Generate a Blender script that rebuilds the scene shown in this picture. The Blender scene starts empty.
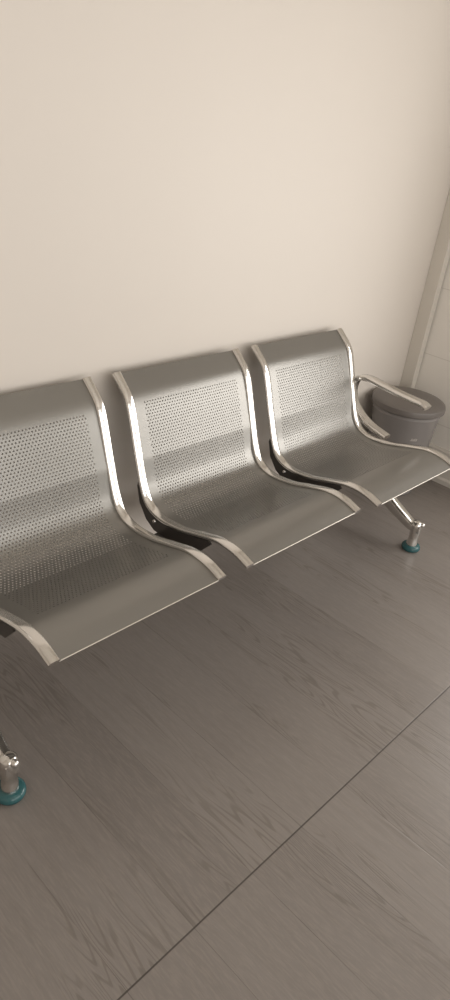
import bpy, bmesh, math
from mathutils import Vector, Matrix

S = bpy.context.scene
COL = S.collection

# ------------------------------------------------------------------ camera
cd = bpy.data.cameras.new('camera')
cam = bpy.data.objects.new('camera', cd)
COL.objects.link(cam)
cd.sensor_fit = 'VERTICAL'
cd.sensor_height = 36.0
cd.sensor_width = 36.0
cd.lens = 694.56 / 1000 * 36.0
cd.clip_start = 0.02
rt = Vector((0.69696615, -0.70745799, 0.11722357))
fw = Vector((0.66042065, 0.56954214, -0.48935294))
up = Vector((0.27943289, 0.41847931, 0.86417147))
m = Matrix((rt, up, -fw)).transposed().to_4x4()
m.translation = Vector((-1.18092664, -1.54219125, 1.4572828))
cam.matrix_world = m
S.camera = cam

# ------------------------------------------------------------------ world, lights, exposure
S.view_settings.view_transform = 'Standard'
S.view_settings.look = 'None'
S.view_settings.gamma = 1.0
S.view_settings.use_curve_mapping = False
S.view_settings.exposure = 0.0
w = bpy.data.worlds.new('World')
S.world = w
w.use_nodes = True
w.node_tree.nodes['Background'].inputs[0].default_value = (1.0, 0.93, 0.84, 1)
w.node_tree.nodes['Background'].inputs[1].default_value = 0.6


def area(name, loc, direction, sx, sy, power, col):
    ld = bpy.data.lights.new(name, 'AREA')
    ld.shape = 'RECTANGLE'
    ld.size = sx
    ld.size_y = sy
    ld.energy = power
    ld.color = col
    o = bpy.data.objects.new(name, ld)
    COL.objects.link(o)
    o.location = loc
    o.rotation_euler = Vector(direction).to_track_quat('-Z', 'Y').to_euler()
    return o


# daylight through the right window, plus an added fill lamp behind the viewer
area('side_window_daylight', (1.99, -1.95, 1.06), (-1, 0, 0), 2.3, 1.3, 41, (1.0, 0.972, 0.932))
area('front_fill_light', (-0.3, -3.79, 1.42), (0, 1, 0), 3.7, 2.05, 48, (1.0, 0.972, 0.932))


# ------------------------------------------------------------------ material helpers
def new_mat(name):
    mt = bpy.data.materials.new(name)
    mt.use_nodes = True
    return mt, mt.node_tree.nodes, mt.node_tree.links, mt.node_tree.nodes['Principled BSDF']


def N(nodes, t, **kw):
    n = nodes.new(t)
    for k, v in kw.items():
        setattr(n, k, v)
    return n


class G:
    """tiny math-graph helper"""
    def __init__(self, mt):
        self.n = mt.node_tree.nodes
        self.l = mt.node_tree.links

    def put(self, sock, v):
        if hasattr(v, 'is_output'):
            self.l.new(v, sock)
        else:
            sock.default_value = v

    def math(self, op, a, b=None, c=None):
        n = self.n.new('ShaderNodeMath')
        n.operation = op
        self.put(n.inputs[0], a)
        if b is not None:
            self.put(n.inputs[1], b)
        if c is not None:
            self.put(n.inputs[2], c)
        return n.outputs[0]

    def xyz(self, x, y, z):
        n = self.n.new('ShaderNodeCombineXYZ')
        for i, v in enumerate((x, y, z)):
            self.put(n.inputs[i], v)
        return n.outputs[0]

    def noise(self, vec, scale, detail=2.0, rough=0.5, dist=0.0):
        n = self.n.new('ShaderNodeTexNoise')
        self.l.new(vec, n.inputs['Vector'])
        n.inputs['Scale'].default_value = scale
        n.inputs['Detail'].default_value = detail
        n.inputs['Roughness'].default_value = rough
        n.inputs['Distortion'].default_value = dist
        return n.outputs[0]

    def step(self, v, lo, hi):
        n = self.n.new('ShaderNodeMapRange')
        n.interpolation_type = 'SMOOTHSTEP'
        self.put(n.inputs[0], v)
        n.inputs[1].default_value = lo
        n.inputs[2].default_value = hi
        return n.outputs[0]

    def mix(self, f, a, b):
        n = self.n.new('ShaderNodeMix')
        n.data_type = 'RGBA'
        self.put(n.inputs[0], f)
        self.put(n.inputs[6], a)
        self.put(n.inputs[7], b)
        return n.outputs[2]

    def bump(self, h, strength, dist, bsdf):
        n = self.n.new('ShaderNodeBump')
        n.inputs['Strength'].default_value = strength
        n.inputs['Distance'].default_value = dist
        self.l.new(h, n.inputs['Height'])
        self.l.new(n.outputs[0], bsdf.inputs['Normal'])

    def obj(self):
        return self.n.new('ShaderNodeTexCoord').outputs['Object']


def painted(name, col, rough=0.6, var=0.03, scale=3.0):
    mt, n, l, b = new_mat(name)
    g = G(mt)
    c = g.obj()
    f = g.noise(c, scale, 4.0, 0.55)
    lo = tuple(v * (1 - var) for v in col) + (1,)
    hi = tuple(min(1, v * (1 + var)) for v in col) + (1,)
    l.new(g.mix(f, lo, hi), b.inputs['Base Color'])
    b.inputs['Roughness'].default_value = rough
    g.bump(g.noise(c, 220.0, 3.0), 0.08, 0.001, b)
    return mt


def metal(name, col, rough, metallic=1.0, var=0.06, scale=25.0, rv=0.2):
    mt, n, l, b = new_mat(name)
    g = G(mt)
    c = g.obj()
    f = g.noise(c, scale, 4.0, 0.6)
    lo = tuple(v * (1 - var) for v in col) + (1,)
    hi = tuple(min(1, v * (1 + var)) for v in col) + (1,)
    l.new(g.mix(f, lo, hi), b.inputs['Base Color'])
    b.inputs['Metallic'].default_value = metallic
    r = g.math('MULTIPLY_ADD', f, rough * 2 * rv, rough * (1 - rv))
    l.new(r, b.inputs['Roughness'])
    return mt


M_WALL = painted('cream_wall_paint', (0.735, 0.683, 0.628), 0.55, 0.025, 1.6)
M_SIDE = painted('side_wall_paint', (0.66, 0.62, 0.56), 0.4, 0.03, 2.0)
M_TRIM = painted('trim_paint', (0.70, 0.66, 0.60), 0.4, 0.03, 6.0)
M_BASE = painted('baseboard_paint', (0.66, 0.625, 0.575), 0.35, 0.04, 6.0)
M_CEIL = painted('ceiling_paint', (0.78, 0.74, 0.68), 0.7, 0.02, 2.0)
M_PANEL = metal('silver_coated_steel', (0.275, 0.267, 0.252), 0.34, 0.70, 0.02, 9.0, 0.05)
M_CHROME = metal('chrome', (0.76, 0.745, 0.72), 0.17, 1.0, 0.05, 40.0)
M_BLACK = metal('black_bracket_paint', (0.050, 0.043, 0.038), 0.45, 0.0, 0.15, 30.0)
M_BEAM = metal('dark_grey_beam_paint', (0.10, 0.095, 0.088), 0.45, 0.3, 0.08, 30.0)
M_TEAL = metal('teal_plastic', (0.038, 0.122, 0.132), 0.15, 0.0, 0.12, 60.0)
M_BIN = metal('grey_bin_plastic', (0.26, 0.243, 0.236), 0.22, 0.0, 0.04, 20.0, 0.04)
M_LID = metal('dark_bin_lid_plastic', (0.150, 0.135, 0.126), 0.36, 0.0, 0.05, 20.0, 0.05)
M_PRINT = metal('pale_print', (0.45, 0.42, 0.39), 0.5, 0.0, 0.1, 80.0)
M_ALU = metal('door_frame_aluminium', (0.6, 0.57, 0.52), 0.35, 0.9)


def wood_floor():
    mt, n, l, b = new_mat('wood_look_floor')
    g = G(mt)
    c = g.obj()
    s = n.new('ShaderNodeSeparateXYZ')
    l.new(c, s.inputs[0])
    X, Y = s.outputs[0], s.outputs[1]
    PW = 0.1755
    u = g.math('DIVIDE', g.math('ADD', X, 0.0047 + PW * 40), PW)
    v = g.math('DIVIDE', g.math('ADD', Y, 1.0552 + 1.22 * 20), 1.22)
    pu, pv = g.math('FLOOR', u), g.math('FLOOR', v)
    fu, fv = g.math('FRACT', u), g.math('FRACT', v)
    wn = n.new('ShaderNodeTexWhiteNoise')
    wn.noise_dimensions = '3D'
    l.new(g.xyz(pu, pv, 3.7), wn.inputs['Vector'])
    rnd = wn.outputs['Value']
    off = g.math('MULTIPLY', rnd, 57.0)
    # warped coordinates along the plank
    wob = g.noise(g.xyz(g.math('MULTIPLY', X, 3.0), g.math('ADD', Y, off), off), 2.2, 2.0)
    gx = g.math('ADD', X, g.math('MULTIPLY', wob, 0.035))
    # cathedral figure: contour lines of a stretched noise
    fig = g.noise(g.xyz(g.math('MULTIPLY', gx, 20.0), g.math('MULTIPLY', g.math('ADD', Y, off), 1.5), off), 1.0, 1.5, 0.4)
    ring = g.math('SINE', g.math('MULTIPLY', fig, 120.0))
    ring = g.step(ring, 0.25, 1.0)
    mask = g.step(g.noise(g.xyz(g.math('MULTIPLY', X, 5.0), g.math('MULTIPLY', Y, 1.1), off), 1.3, 2.0), 0.49, 0.60)
    # fine straight fibre
    fib = g.noise(g.xyz(g.math('MULTIPLY', gx, 230.0), g.math('MULTIPLY', Y, 26.0), off), 1.0, 3.0, 0.65)
    fib2 = g.noise(g.xyz(g.math('MULTIPLY', gx, 70.0), g.math('MULTIPLY', Y, 2.0), off), 1.0, 3.0, 0.6)
    # joints
    du = g.math('MULTIPLY', g.math('MINIMUM', fu, g.math('SUBTRACT', 1.0, fu)), PW)
    dv = g.math('MULTIPLY', g.math('MINIMUM', fv, g.math('SUBTRACT', 1.0, fv)), 1.22)
    jn = g.noise(g.xyz(g.math('MULTIPLY', pu, 3.0), g.math('MULTIPLY', Y, 2.2), 1.0), 1.0, 2.0)
    jl = g.math('MULTIPLY', g.math('SUBTRACT', 1.0, g.step(du, 0.0006, 0.0021)), g.step(jn, 0.40, 0.64))
    js = g.math('SUBTRACT', 1.0, g.step(dv, 0.0008, 0.0026))
    base = g.mix(rnd, (0.212, 0.190, 0.177, 1), (0.248, 0.224, 0.209, 1))
    col = g.mix(g.math('MULTIPLY', g.step(fib2, 0.3, 0.75), 0.22), base, (0.160, 0.138, 0.121, 1))
    col = g.mix(g.math('MULTIPLY', g.step(fib, 0.42, 0.70), 0.42), col, (0.30, 0.265, 0.235, 1))
    rm = g.math('MULTIPLY', ring, mask)
    col = g.mix(g.math('MULTIPLY', rm, 0.42), col, (0.125, 0.104, 0.087, 1))
    col = g.mix(g.math('MULTIPLY', jl, 0.5), col, (0.075, 0.06, 0.05, 1))
    col = g.mix(g.math('MULTIPLY', js, 0.85), col, (0.035, 0.028, 0.022, 1))
    l.new(col, b.inputs['Base Color'])
    b.inputs['Roughness'].default_value = 0.36
    b.inputs['Specular IOR Level'].default_value = 0.55
    h = g.math('SUBTRACT', g.math('MULTIPLY', fib, 0.35), g.math('ADD', g.math('MULTIPLY', rm, 0.3), g.math('ADD', jl, js)))
    g.bump(h, 0.35, 0.001, b)
    return mt


M_FLOOR = wood_floor()


def tiled_side():
    """cream glazed wall panels with thin horizontal joints"""
    mt, n, l, b = new_mat('cream_wall_panel')
    g = G(mt)
    c = g.obj()
    s = n.new('ShaderNodeSeparateXYZ')
    l.new(c, s.inputs[0])
    fz = g.math('FRACT', g.math('DIVIDE', g.math('ADD', s.outputs[2], 0.03), 0.30))
    d = g.math('MULTIPLY', g.math('MINIMUM', fz, g.math('SUBTRACT', 1.0, fz)), 0.30)
    j = g.math('SUBTRACT', 1.0, g.step(d, 0.0006, 0.003))
    f = g.noise(c, 2.5, 4.0)
    col = g.mix(f, (0.86, 0.825, 0.775, 1), (0.88, 0.845, 0.795, 1))
    col = g.mix(g.math('MULTIPLY', j, 0.3), col, (0.42, 0.38, 0.32, 1))
    l.new(col, b.inputs['Base Color'])
    b.inputs['Roughness'].default_value = 0.32
    return mt


M_PANELWALL = tiled_side()


# ------------------------------------------------------------------ mesh helpers
def link_bm(name, bm, mat, parent=None, smooth=True, angle=40):
    bmesh.ops.remove_doubles(bm, verts=bm.verts, dist=1e-6)
    bmesh.ops.recalc_face_normals(bm, faces=bm.faces)
    me = bpy.data.meshes.new(name)
    bm.to_mesh(me)
    bm.free()
    me.materials.append(mat)
    if smooth:
        me.shade_smooth()
        me.set_sharp_from_angle(angle=math.radians(angle))
    o = bpy.data.objects.new(name, me)
    COL.objects.link(o)
    if parent is not None:
        o.parent = parent
    return o


def box(bm, a, b, bev=0.0):
    vs = [bm.verts.new((x, y, z)) for x in (a[0], b[0]) for y in (a[1], b[1]) for z in (a[2], b[2])]
    q = ((0, 1, 3, 2), (4, 6, 7, 5), (0, 4, 5, 1), (2, 3, 7, 6), (0, 2, 6, 4), (1, 5, 7, 3))
    fs = [bm.faces.new([vs[i] for i in f]) for f in q]
    if bev > 0:
        es = list({e for f in fs for e in f.edges})
        bmesh.ops.bevel(bm, geom=es, offset=bev, segments=3, profile=0.6, affect='EDGES')


def structure(name, bm, mat, smooth=False):
    o = link_bm(name, bm, mat, None, smooth)
    o['kind'] = 'structure'
    return o


def catmull(P, n):
    P = [Vector(p) for p in P]
    Q = [2 * P[0] - P[1]] + P + [2 * P[-1] - P[-2]]
    out = []
    for i in range(len(P) - 1):
        a, b, c, d = Q[i:i + 4]
        # centripetal parametrisation keeps the bends clean
        def tj(t, p, q):
            return t + max((q - p).length, 1e-6) ** 0.5
        t0 = 0.0
        t1 = tj(t0, a, b)
        t2 = tj(t1, b, c)
        t3 = tj(t2, c, d)
        for k in range(n):
            t = t1 + (t2 - t1) * k / n
            A1 = a * ((t1 - t) / (t1 - t0)) + b * ((t - t0) / (t1 - t0))
            A2 = b * ((t2 - t) / (t2 - t1)) + c * ((t - t1) / (t2 - t1))
            A3 = c * ((t3 - t) / (t3 - t2)) + d * ((t - t2) / (t3 - t2))
            B1 = A1 * ((t2 - t) / (t2 - t0)) + A2 * ((t - t0) / (t2 - t0))
            B2 = A2 * ((t3 - t) / (t3 - t1)) + A3 * ((t - t1) / (t3 - t1))
            out.append(B1 * ((t2 - t) / (t2 - t1)) + B2 * ((t - t1) / (t2 - t1)))
    out.append(P[-1])
    return out


class Path:
    """arc-length parametrised curve in the (y, z) plane, with outward normal"""
    def __init__(self, pts, n=24):
        c = catmull([(p[0], p[1], 0) for p in pts], n)
        for _ in range(2):     # soften
            c = [c[0]] + [(c[i - 1] + 2 * c[i] + c[i + 1]) / 4 for i in range(1, len(c) - 1)] + [c[-1]]
        self.c = c
        self.s = [0.0]
        for i in range(1, len(c)):
            self.s.append(self.s[-1] + (c[i] - c[i - 1]).length)
        self.L = self.s[-1]

    def at(self, s):
        s = max(0.0, min(self.L, s))
        lo, hi = 0, len(self.s) - 1
        while hi - lo > 1:
            mid = (lo + hi) // 2
            if self.s[mid] <= s:
                lo = mid
            else:
                hi = mid
        t = (s - self.s[lo]) / max(1e-9, self.s[hi] - self.s[lo])
        return self.c[lo].lerp(self.c[hi], t)

    def nrm(self, s):
        d = self.at(s + 0.004) - self.at(s - 0.004)
        d.normalize()
        return Vector((d.y, -d.x, 0))   # travelling down/forward: points to the sitter after sign flip

    def pos(self, s, off=0.0):
        p = self.at(s)
        n = self.nrm(s)
        return p.x + n.x * off, p.y + n.y * off


def strip_section(wd, th, k=5):
    """flat-oval cross-section: (across, out) points"""
    r = th / 2
    pts = []
    for cx, a0 in ((wd / 2 - r, -90), (-wd / 2 + r, 90)):
        for i in range(k + 1):
            a = math.radians(a0 + 180 * i / k)
            pts.append((cx + r * math.cos(a), r * math.sin(a)))
    return pts


def sweep_yz(bm, path, x, wd, th, s0, s1, n, crown=0.0, width_fn=None):
    """flat bar swept along a (y,z) path, wide in x"""
    rings = []
    for i in range(n + 1):
        s = s0 + (s1 - s0) * i / n
        ww = wd if width_fn is None else wd * width_fn(i / n)
        ring = []
        for a, o in strip_section(ww, th):
            oo = o + (crown * (1 - (2 * a / ww) ** 2) if o > 0 else 0)
            y, z = path.pos(s, oo)
            ring.append(bm.verts.new((x + a, y, z)))
        rings.append(ring)
    m_ = len(rings[0])
    for i in range(n):
        for j in range(m_):
            k = (j + 1) % m_
            bm.faces.new((rings[i][j], rings[i][k], rings[i + 1][k], rings[i + 1][j]))
    bm.faces.new(rings[0])
    bm.faces.new(rings[-1][::-1])


def lathe(bm, prof, cx=0, cy=0, n=48, cz=0):
    rings = []
    for r, z in prof:
        if r < 1e-6:
            rings.append([bm.verts.new((cx, cy, cz + z))])
        else:
            rings.append([bm.verts.new((cx + r * math.cos(2 * math.pi * i / n), cy + r * math.sin(2 * math.pi * i / n), cz + z)) for i in range(n)])
    for A, B in zip(rings[:-1], rings[1:]):
        for i in range(n):
            j = (i + 1) % n
            if len(A) == 1 and len(B) == 1:
                continue
            if len(A) == 1:
                bm.faces.new((A[0], B[i], B[j]))
            elif len(B) == 1:
                bm.faces.new((A[i], A[j], B[0]))
            else:
                bm.faces.new((A[i], A[j], B[j], B[i]))


def prism_x(bm, poly, x0, x1, bev=0.0):
    a = [bm.verts.new((x0, y, z)) for y, z in poly]
    b = [bm.verts.new((x1, y, z)) for y, z in poly]
    fs = [bm.faces.new(a), bm.faces.new(b[::-1])]
    for i in range(len(poly)):
        j = (i + 1) % len(poly)
        fs.append(bm.faces.new((a[i], b[i], b[j], a[j])))
    if bev:
        es = list({e for f in fs[:2] for e in f.edges})
        bmesh.ops.bevel(bm, geom=es, offset=bev, segments=2, profile=0.5, affect='EDGES')


def tube_x(bm, x0, x1, y, z, r, n=16):
    rs = []
    for x in (x0, x1):
        rs.append([bm.verts.new((x, y + r * math.cos(2 * math.pi * i / n), z + r * math.sin(2 * math.pi * i / n))) for i in range(n)])
    for i in range(n):
        j = (i + 1) % n
        bm.faces.new((rs[0][i], rs[0][j], rs[1][j], rs[1][i]))
    bm.faces.new(rs[0])
    bm.faces.new(rs[1][::-1])


# ------------------------------------------------------------------ the room
XL, XR, YF, H = -3.2, 1.815, -3.6, 2.75
T = 0.12
bm = bmesh.new(); box(bm, (XL - T, YF - T, -0.1), (XR + T, T, 0)); structure('floor', bm, M_FLOOR)
bm = bmesh.new(); box(bm, (XL - T, 0, 0), (XR + T, T, H)); structure('wall_back', bm, M_WALL)
bm = bmesh.new(); box(bm, (XL - T, YF - T, 0), (XL, 0, H)); structure('wall_left', bm, M_WALL)
bm = bmesh.new(); box(bm, (XL - T, YF - T, H), (XR + T, T, H + 0.1)); structure('ceiling', bm, M_CEIL)
# right wall with the window opening y -3.1..-0.78, z 0.42..1.72
DY0, DY1, DZ0, DZ = -3.1, -0.78, 0.42, 1.72
bm = bmesh.new()
box(bm, (XR, DY1, 0), (XR + T, 0, H))
box(bm, (XR, YF - T, 0), (XR + T, DY0, H))
box(bm, (XR, DY0, DZ), (XR + T, DY1, H))
box(bm, (XR, DY0, 0), (XR + T, DY1, DZ0))
structure('wall_right', bm, M_PANELWALL)
# front wall with an unseen wide window added for fill, x -2.15..1.55, z 0.4..2.45
WX0, WX1, WZ0, WZ1 = -2.15, 1.55, 0.4, 2.45
bm = bmesh.new()
box(bm, (XL, YF - T, 0), (WX0, YF, H))
box(bm, (WX1, YF - T, 0), (XR, YF, H))
box(bm, (WX0, YF - T, 0), (WX1, YF, WZ0))
box(bm, (WX0, YF - T, WZ1), (WX1, YF, H))
structure('wall_front', bm, M_WALL)
bm = bmesh.new()
for a, b in (((WX0, WZ0), (WX0 + 0.05, WZ1)), ((WX1 - 0.05, WZ0), (WX1, WZ1)), ((WX0, WZ0), (WX1, WZ0 + 0.05)), ((WX0, WZ1 - 0.05), (WX1, WZ1)), ((-0.325, WZ0), (-0.275, WZ1))):
    box(bm, (a[0], YF - 0.06, a[1]), (b[0], YF - 0.01, b[1]))
structure('added_window_1', bm, M_ALU)  # frame of the added front window
bm = bmesh.new()
for a, b in (((DY0, DZ0), (DY0 + 0.05, DZ)), ((DY1 - 0.05, DZ0), (DY1, DZ)), ((DY0, DZ - 0.05), (DY1, DZ)), ((DY0, DZ0), (DY1, DZ0 + 0.05)), ((-1.965, DZ0), (-1.915, DZ))):
    box(bm, (XR + 0.03, a[0], a[1]), (XR + 0.08, b[0], b[1]))
structure('window_2', bm, M_ALU)
# corner trunking where the back wall meets the right wall
bm = bmesh.new(); box(bm, (1.768, -0.062, 0), (XR - 0.006, 0, H), 0.003); structure('trim_1', bm, M_TRIM)
# baseboard along the right wall
bm = bmesh.new()
prism = [(XR, 0.0), (XR - 0.026, 0.0), (XR - 0.026, 0.022), (XR - 0.016, 0.032), (XR - 0.016, 0.155), (XR - 0.008, 0.165), (XR, 0.165)]
a = [bm.verts.new((x, -0.062, z)) for x, z in prism]
b = [bm.verts.new((x, YF, z)) for x, z in prism]
bm.faces.new(a); bm.faces.new(b[::-1])
for i in range(len(prism)):
    j = (i + 1) % len(prism)
    bm.faces.new((a[i], b[i], b[j], a[j]))
structure('baseboard_right', bm, M_BASE)

# ------------------------------------------------------------------ the bench
PITCH, SW, FW_, FT = 0.595, 0.5237, 0.0303, 0.012
prof = Path([(-0.040, 0.7626), (-0.070, 0.7365), (-0.095, 0.7130), (-0.109, 0.690), (-0.126, 0.645), (-0.158, 0.550), (-0.196, 0.452),
             (-0.222, 0.418), (-0.275, 0.399), (-0.360, 0.405), (-0.440, 0.427), (-0.517, 0.446), (-0.575, 0.444), (-0.628, 0.4277)])
# normal must face the sitter (towards -y / +z)
_sgn = 1 if (prof.nrm(prof.L * 0.3).x < 0) else -1
if _sgn < 0:
    _old = prof.nrm
    prof.nrm = lambda s: -1 * _old(s)

bench = bpy.data.objects.new('waiting_bench', None)
COL.objects.link(bench)
bench['label'] = 'three-seat silver steel waiting bench with perforated seats and chrome frames against the cream wall'
bench['category'] = 'bench'


S_A, S_C, S_D = 0.105, 0.264, 0.345


def crease(s):
    """offset of the sheet from the frame line: a soft lumbar fold across the backrest"""
    e = 0.0
    if S_A < s < S_C:
        e = 0.0036 * (s - S_A) / (S_C - S_A)
    elif S_C <= s < S_D:
        e = 0.0036 - 0.0060 * (s - S_C) / (S_D - S_C)
    elif S_D <= s < S_D + 0.10:
        t = (s - S_D) / 0.10
        e = -0.0024 * (1 - t * t * (3 - 2 * t))
    return e - 0.002


def perforated_panel():
    """one sheet bent along the profile, with staggered round holes in its middle"""
    bm = bmesh.new()
    cache = {}

    def V(x, s):
        k = (round(x, 6), round(s, 6))
        if k not in cache:
            y, z = prof.pos(s, crease(s))
            cache[k] = bm.verts.new((x, y, z))
        return cache[k]
    x0, x1 = 0.012, SW - 0.012
    cw, rh, hr = 0.0103, 0.0091, 0.0025
    ncol = 38
    hx0 = SW / 2 - cw * (ncol + 0.5) / 2
    hx1 = hx0 + cw * (ncol + 0.5)
    sa, sb = 0.098, prof.L - 0.138
    nrow = int((sb - sa) / rh)
    sb = sa + nrow * rh
    hw = cw / 2
    # holes
    for r in range(nrow):
        o = hw if r % 2 else 0.0
        t0, t1 = sa + r * rh, sa + (r + 1) * rh
        for c in range(ncol):
            a = hx0 + o + c * cw
            outer = [(a, t0), (a + hw, t0), (a + cw, t0), (a + cw, t1), (a + hw, t1), (a, t1)]
            ov = [V(*p) for p in outer]
            cx, cs = a + hw, (t0 + t1) / 2
            hv = []
            for k in range(12):
                an = math.radians(-150 + 30 * k)
                y, z = prof.pos(cs + hr * math.sin(an), crease(cs + hr * math.sin(an)))
                hv.append(bm.verts.new((cx + hr * math.cos(an), y, z)))
            for k in range(6):
                k2 = (k + 1) % 6
                bm.faces.new((ov[k], ov[k2], hv[(2 * k2) % 12], hv[(2 * k + 1) % 12], hv[2 * k]))
        # the half cell left over by the stagger
        if o == 0:
            a = hx0 + ncol * cw
        else:
            a = hx0
        bm.faces.new((V(a, t0), V(a + hw, t0), V(a + hw, t1), V(a, t1)))
        # margins left and right
        bm.faces.new((V(x0, t0), V(hx0, t0), V(hx0, t1), V(x0, t1)))
        bm.faces.new((V(hx1, t0), V(x1, t0), V(x1, t1), V(hx1, t1)))
    # plain top and front bands (share the half-cell points of the hole rows)
    xs = [x0] + [hx0 + i * hw for i in range(2 * ncol + 2)] + [x1]
    for lo, hi, n in ((0.0, sa, 14), (sb, prof.L - 0.001, 14)):
        for i in range(n):
            t0, t1 = lo + (hi - lo) * i / n, lo + (hi - lo) * (i + 1) / n
            for p, q in zip(xs[:-1], xs[1:]):
                bm.faces.new((V(p, t0), V(q, t0), V(q, t1), V(p, t1)))
    return bm


def frame_bm(x):
    bm = bmesh.new()
    sweep_yz(bm, prof, x, FW_, FT, 0.0, prof.L + 0.0, 90, 0.0012)
    return bm


def plate_bm(xa, xb):
    up_ = [prof.pos(s, -FT / 2) for s in [prof.L * t for t in (0.40, 0.43, 0.46, 0.49, 0.52, 0.55, 0.6, 0.66, 0.72, 0.78, 0.815)]]
    low = [(-0.492, 0.425), (-0.455, 0.383), (-0.400, 0.369), (-0.320, 0.352), (-0.262, 0.352), (-0.225, 0.372), (-0.192, 0.412), (-0.176, 0.462)]
    bm = bmesh.new()
    prism_x(bm, up_ + low, xa, xb)
    return bm


panel0 = None
frames0 = []
subs0 = []


def make_seat():
    global panel0
    p = link_bm('seat_shell', perforated_panel(), M_PANEL, bench, True, 35)
    md = p.modifiers.new('thickness', 'SOLIDIFY')
    md.thickness = 0.0014
    md.offset = 0.0
    dg = bpy.context.evaluated_depsgraph_get()
    me = bpy.data.meshes.new_from_object(p.evaluated_get(dg))
    p.modifiers.clear()
    p.data = me
    me.name = 'seat_shell'
    me.set_sharp_from_angle(angle=math.radians(35))
    for x in (FW_ / 2, SW - FW_ / 2):
        f = link_bm('side_frame', frame_bm(x), M_CHROME, p, True, 40)
        f['label'] = 'chrome side frame'
    for xa, xb, xc in ((0.002, 0.008, -0.003), (SW - 0.008, SW - 0.002, SW + 0.003)):
        q = link_bm('mounting_plate', plate_bm(xa, xb), M_BLACK, p, False)
        q['label'] = 'black mounting plate'
        bm = bmesh.new()
        d = -1 if xc < 0.1 else 1
        prism = [(0, 0.0062), (0.0035, 0.0055), (0.005, 0.003), (0.0055, 0)]
        rings = []
        xs = xa if d < 0 else xb
        for hx, r in prism:
            if r == 0:
                rings.append([bm.verts.new((xs + d * hx, -0.262, 0.383))])
            else:
                rings.append([bm.verts.new((xs + d * hx, -0.262 + r * math.cos(i * math.pi / 6), 0.383 + r * math.sin(i * math.pi / 6))) for i in range(12)])
        for A, B in zip(rings[:-1], rings[1:]):
            for i in range(12):
                j = (i + 1) % 12
                if len(B) == 1:
                    bm.faces.new((A[i], A[j], B[0]))
                else:
                    bm.faces.new((A[i], A[j], B[j], B[i]))
        t = link_bm('bolt', bm, M_CHROME, p, True, 60)
        t['label'] = 'bright bolt head'
    # rolled front lip
    bm = bmesh.new()
    y, z = prof.pos(prof.L - 0.001, -0.0025)
    tube_x(bm, FW_ * 0.9, SW - FW_ * 0.9, y, z, 0.0016, 14)
    h = link_bm('front_lip', bm, M_ALU, p, True, 60)
    h['label'] = 'bright rolled front lip'
    return p


seat = make_seat()
for k in (-1, 1):
    c = seat.copy()
    COL.objects.link(c)
    c.parent = bench
    c.location = (-PITCH + 0.0033, 0.0059, 0) if k < 0 else (PITCH - 0.0085, 0.001, 0)
    if k > 0:
        c.scale = (1, 1.03, 1)
    for ch in list(seat.children):
        d = ch.copy()
        COL.objects.link(d)
        d.parent = c

# beam under the seats
bm = bmesh.new()
box(bm, (-0.66, -0.335, 0.292), (1.158, -0.275, 0.352), 0.006)
link_bm('support_beam', bm, M_BEAM, bench, True, 40)['label'] = 'dark grey support beam'

# leg pairs at both ends
leg_path = Path([(-0.572, 0.100), (-0.550, 0.099), (-0.530, 0.102), (-0.480, 0.124), (-0.424, 0.151), (-0.370, 0.190), (-0.335, 0.228), (-0.305, 0.246),
                 (-0.275, 0.228), (-0.235, 0.190), (-0.170, 0.140), (-0.120, 0.112), (-0.095, 0.106), (-0.075, 0.105)], 12)


def make_leg(x, dy=0.0):
    bm = bmesh.new()
    # arched leg: a crowned flat oval, thicker at the beam
    n = 60
    rings = []
    for i in range(n + 1):
        t = i / n
        s = leg_path.L * t
        k = 1 - abs(2 * t - 1)
        wd = 0.036 + 0.008 * min(1, k * 4)
        th = 0.032 + 0.016 * min(1, k * 2.0)
        ring = []
        for j in range(20):
            an = 2 * math.pi * j / 20
            ca, sa_ = math.cos(an), math.sin(an)
            a = wd / 2 * math.copysign(abs(ca) ** 0.45, ca)
            o = th / 2 * math.copysign(abs(sa_) ** 0.6, sa_)
            y, z = leg_path.pos(s, o)
            ring.append(bm.verts.new((x + a, y + dy, z)))
        rings.append(ring)
    for i in range(n):
        for j in range(20):
            k = (j + 1) % 20
            bm.faces.new((rings[i][j], rings[i][k], rings[i + 1][k], rings[i + 1][j]))
    bm.faces.new(rings[0]); bm.faces.new(rings[-1][::-1])
    leg = link_bm('leg', bm, M_CHROME, bench, True, 50)
    leg['label'] = 'chrome leg arch'
    # post from the arch up to the beam
    bm = bmesh.new()
    box(bm, (x - 0.024, -0.33, 0.258), (x + 0.024, -0.28, 0.300), 0.006)
    box(bm, (x - 0.030, -0.342, 0.288), (x + 0.030, -0.268, 0.358), 0.006)
    link_bm('beam_clamp', bm, M_CHROME, leg, True, 40)
    for fy in (-0.553 + dy, -0.097 + dy):
        d = -1 if fy < -0.3 else 1
        bm = bmesh.new()
        lathe(bm, [(0, 0.020), (0.0225, 0.020), (0.0215, 0.034), (0.0190, 0.048), (0.0180, 0.060), (0.0195, 0.066), (0.0215, 0.106), (0.0205, 0.122), (0.012, 0.129), (0, 0.130)], x, fy, 28)
        link_bm('ankle', bm, M_CHROME, leg, True, 50)
        bm = bmesh.new()
        bmesh.ops.create_uvsphere(bm, u_segments=20, v_segments=12, radius=0.0105, matrix=Matrix.Translation((x + 0.004, fy + d * 0.020, 0.119)))
        link_bm('knob', bm, M_CHROME, leg, True, 80)
        bm = bmesh.new()
        lathe(bm, [(0, 0.0), (0.032, 0.0), (0.036, 0.003), (0.0375, 0.009), (0.0365, 0.016), (0.033, 0.021), (0.027, 0.023), (0, 0.023)], x, fy, 36)
        fp = link_bm('foot_pad', bm, M_TEAL, leg, True, 50)
        fp['label'] = 'teal foot pad'


make_leg(1.143)
make_leg(-0.646, 0.012)

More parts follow.
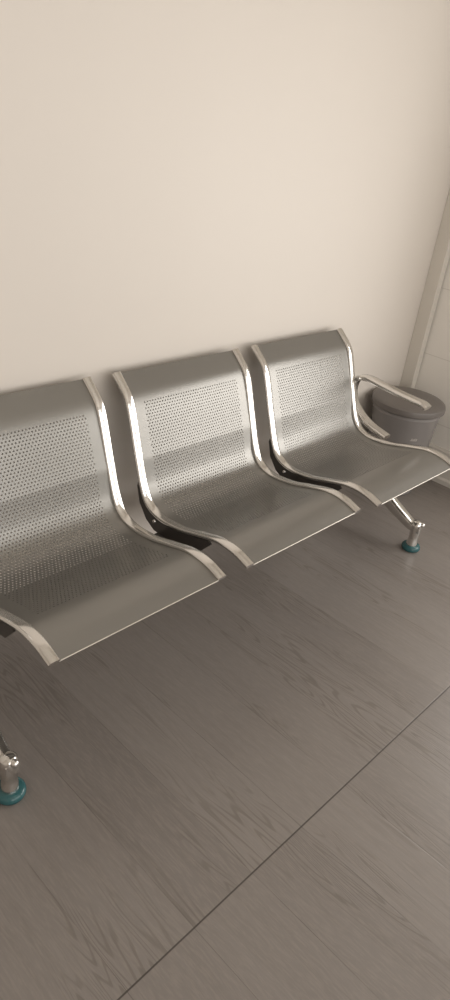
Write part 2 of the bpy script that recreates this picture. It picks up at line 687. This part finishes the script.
# armrests at both ends
arm_path = Path([(-0.330, 0.405), (-0.242, 0.427), (-0.182, 0.460), (-0.144, 0.503), (-0.132, 0.548), (-0.146, 0.588), (-0.190, 0.602),
                 (-0.258, 0.597), (-0.336, 0.590), (-0.404, 0.586), (-0.445, 0.584), (-0.462, 0.576)], 14)


def make_arm(x):
    bm = bmesh.new()
    sweep_yz(bm, arm_path, x, 0.046, 0.020, 0, arm_path.L, 80, 0.002)
    o = link_bm('armrest', bm, M_CHROME, bench, True, 40)
    o['label'] = 'curved chrome armrest'


make_arm(1.144)
make_arm(-0.634)

# ------------------------------------------------------------------ the bin
BX, BY = 1.55, -0.177
bin_ = bpy.data.objects.new('trash_bin', None)
COL.objects.link(bin_)
bin_.location = (BX, BY, 0)
bin_['label'] = 'round dark grey lidded trash bin on the floor beside the far end of the bench'
bin_['category'] = 'trash bin'
bm = bmesh.new()
lathe(bm, [(0, 0.0), (0.112, 0.0), (0.118, 0.006), (0.121, 0.03), (0.148, 0.380), (0.151, 0.384), (0.151, 0.398), (0.146, 0.402), (0, 0.402)], n=64)
link_bm('bin_body', bm, M_BIN, bin_, True, 35)
bm = bmesh.new()
lathe(bm, [(0.150, 0.4025), (0.160, 0.4025), (0.1635, 0.406), (0.1635, 0.420), (0.161, 0.429), (0.154, 0.434), (0.140, 0.437), (0.120, 0.440), (0.080, 0.443), (0, 0.445)], n=64)
lid = link_bm('bin_lid', bm, M_LID, bin_, True, 35)
lid['label'] = 'dark round lid'
# small pale print on the body, facing the room
bm = bmesh.new()
a0 = math.radians(-133)
marks = ((0.0, 0.030, 0.000, 0.003), (0.004, 0.008, 0.004, 0.012), (0.011, 0.014, 0.004, 0.010), (0.017, 0.022, 0.004, 0.012), (0.025, 0.030, 0.004, 0.011))
for u0, u1, z0, z1 in marks:
    zc = 0.292
    vs = []
    for off in (0.0002, 0.0008):
        for (u, z) in ((u0, z0), (u1, z0), (u1, z1), (u0, z1)):
            rr = 0.121 + (0.148 - 0.121) * ((zc + z) - 0.03) / 0.35 + off
            an = a0 + u / 0.14
            vs.append(bm.verts.new((rr * math.cos(an), rr * math.sin(an), zc + z)))
    for f in ((0, 1, 2, 3), (4, 5, 6, 7), (0, 1, 5, 4), (1, 2, 6, 5), (2, 3, 7, 6), (3, 0, 4, 7)):
        bm.faces.new([vs[i] for i in f])
link_bm('printed_mark', bm, M_PRINT, bin_, False)['label'] = 'small pale printed mark'
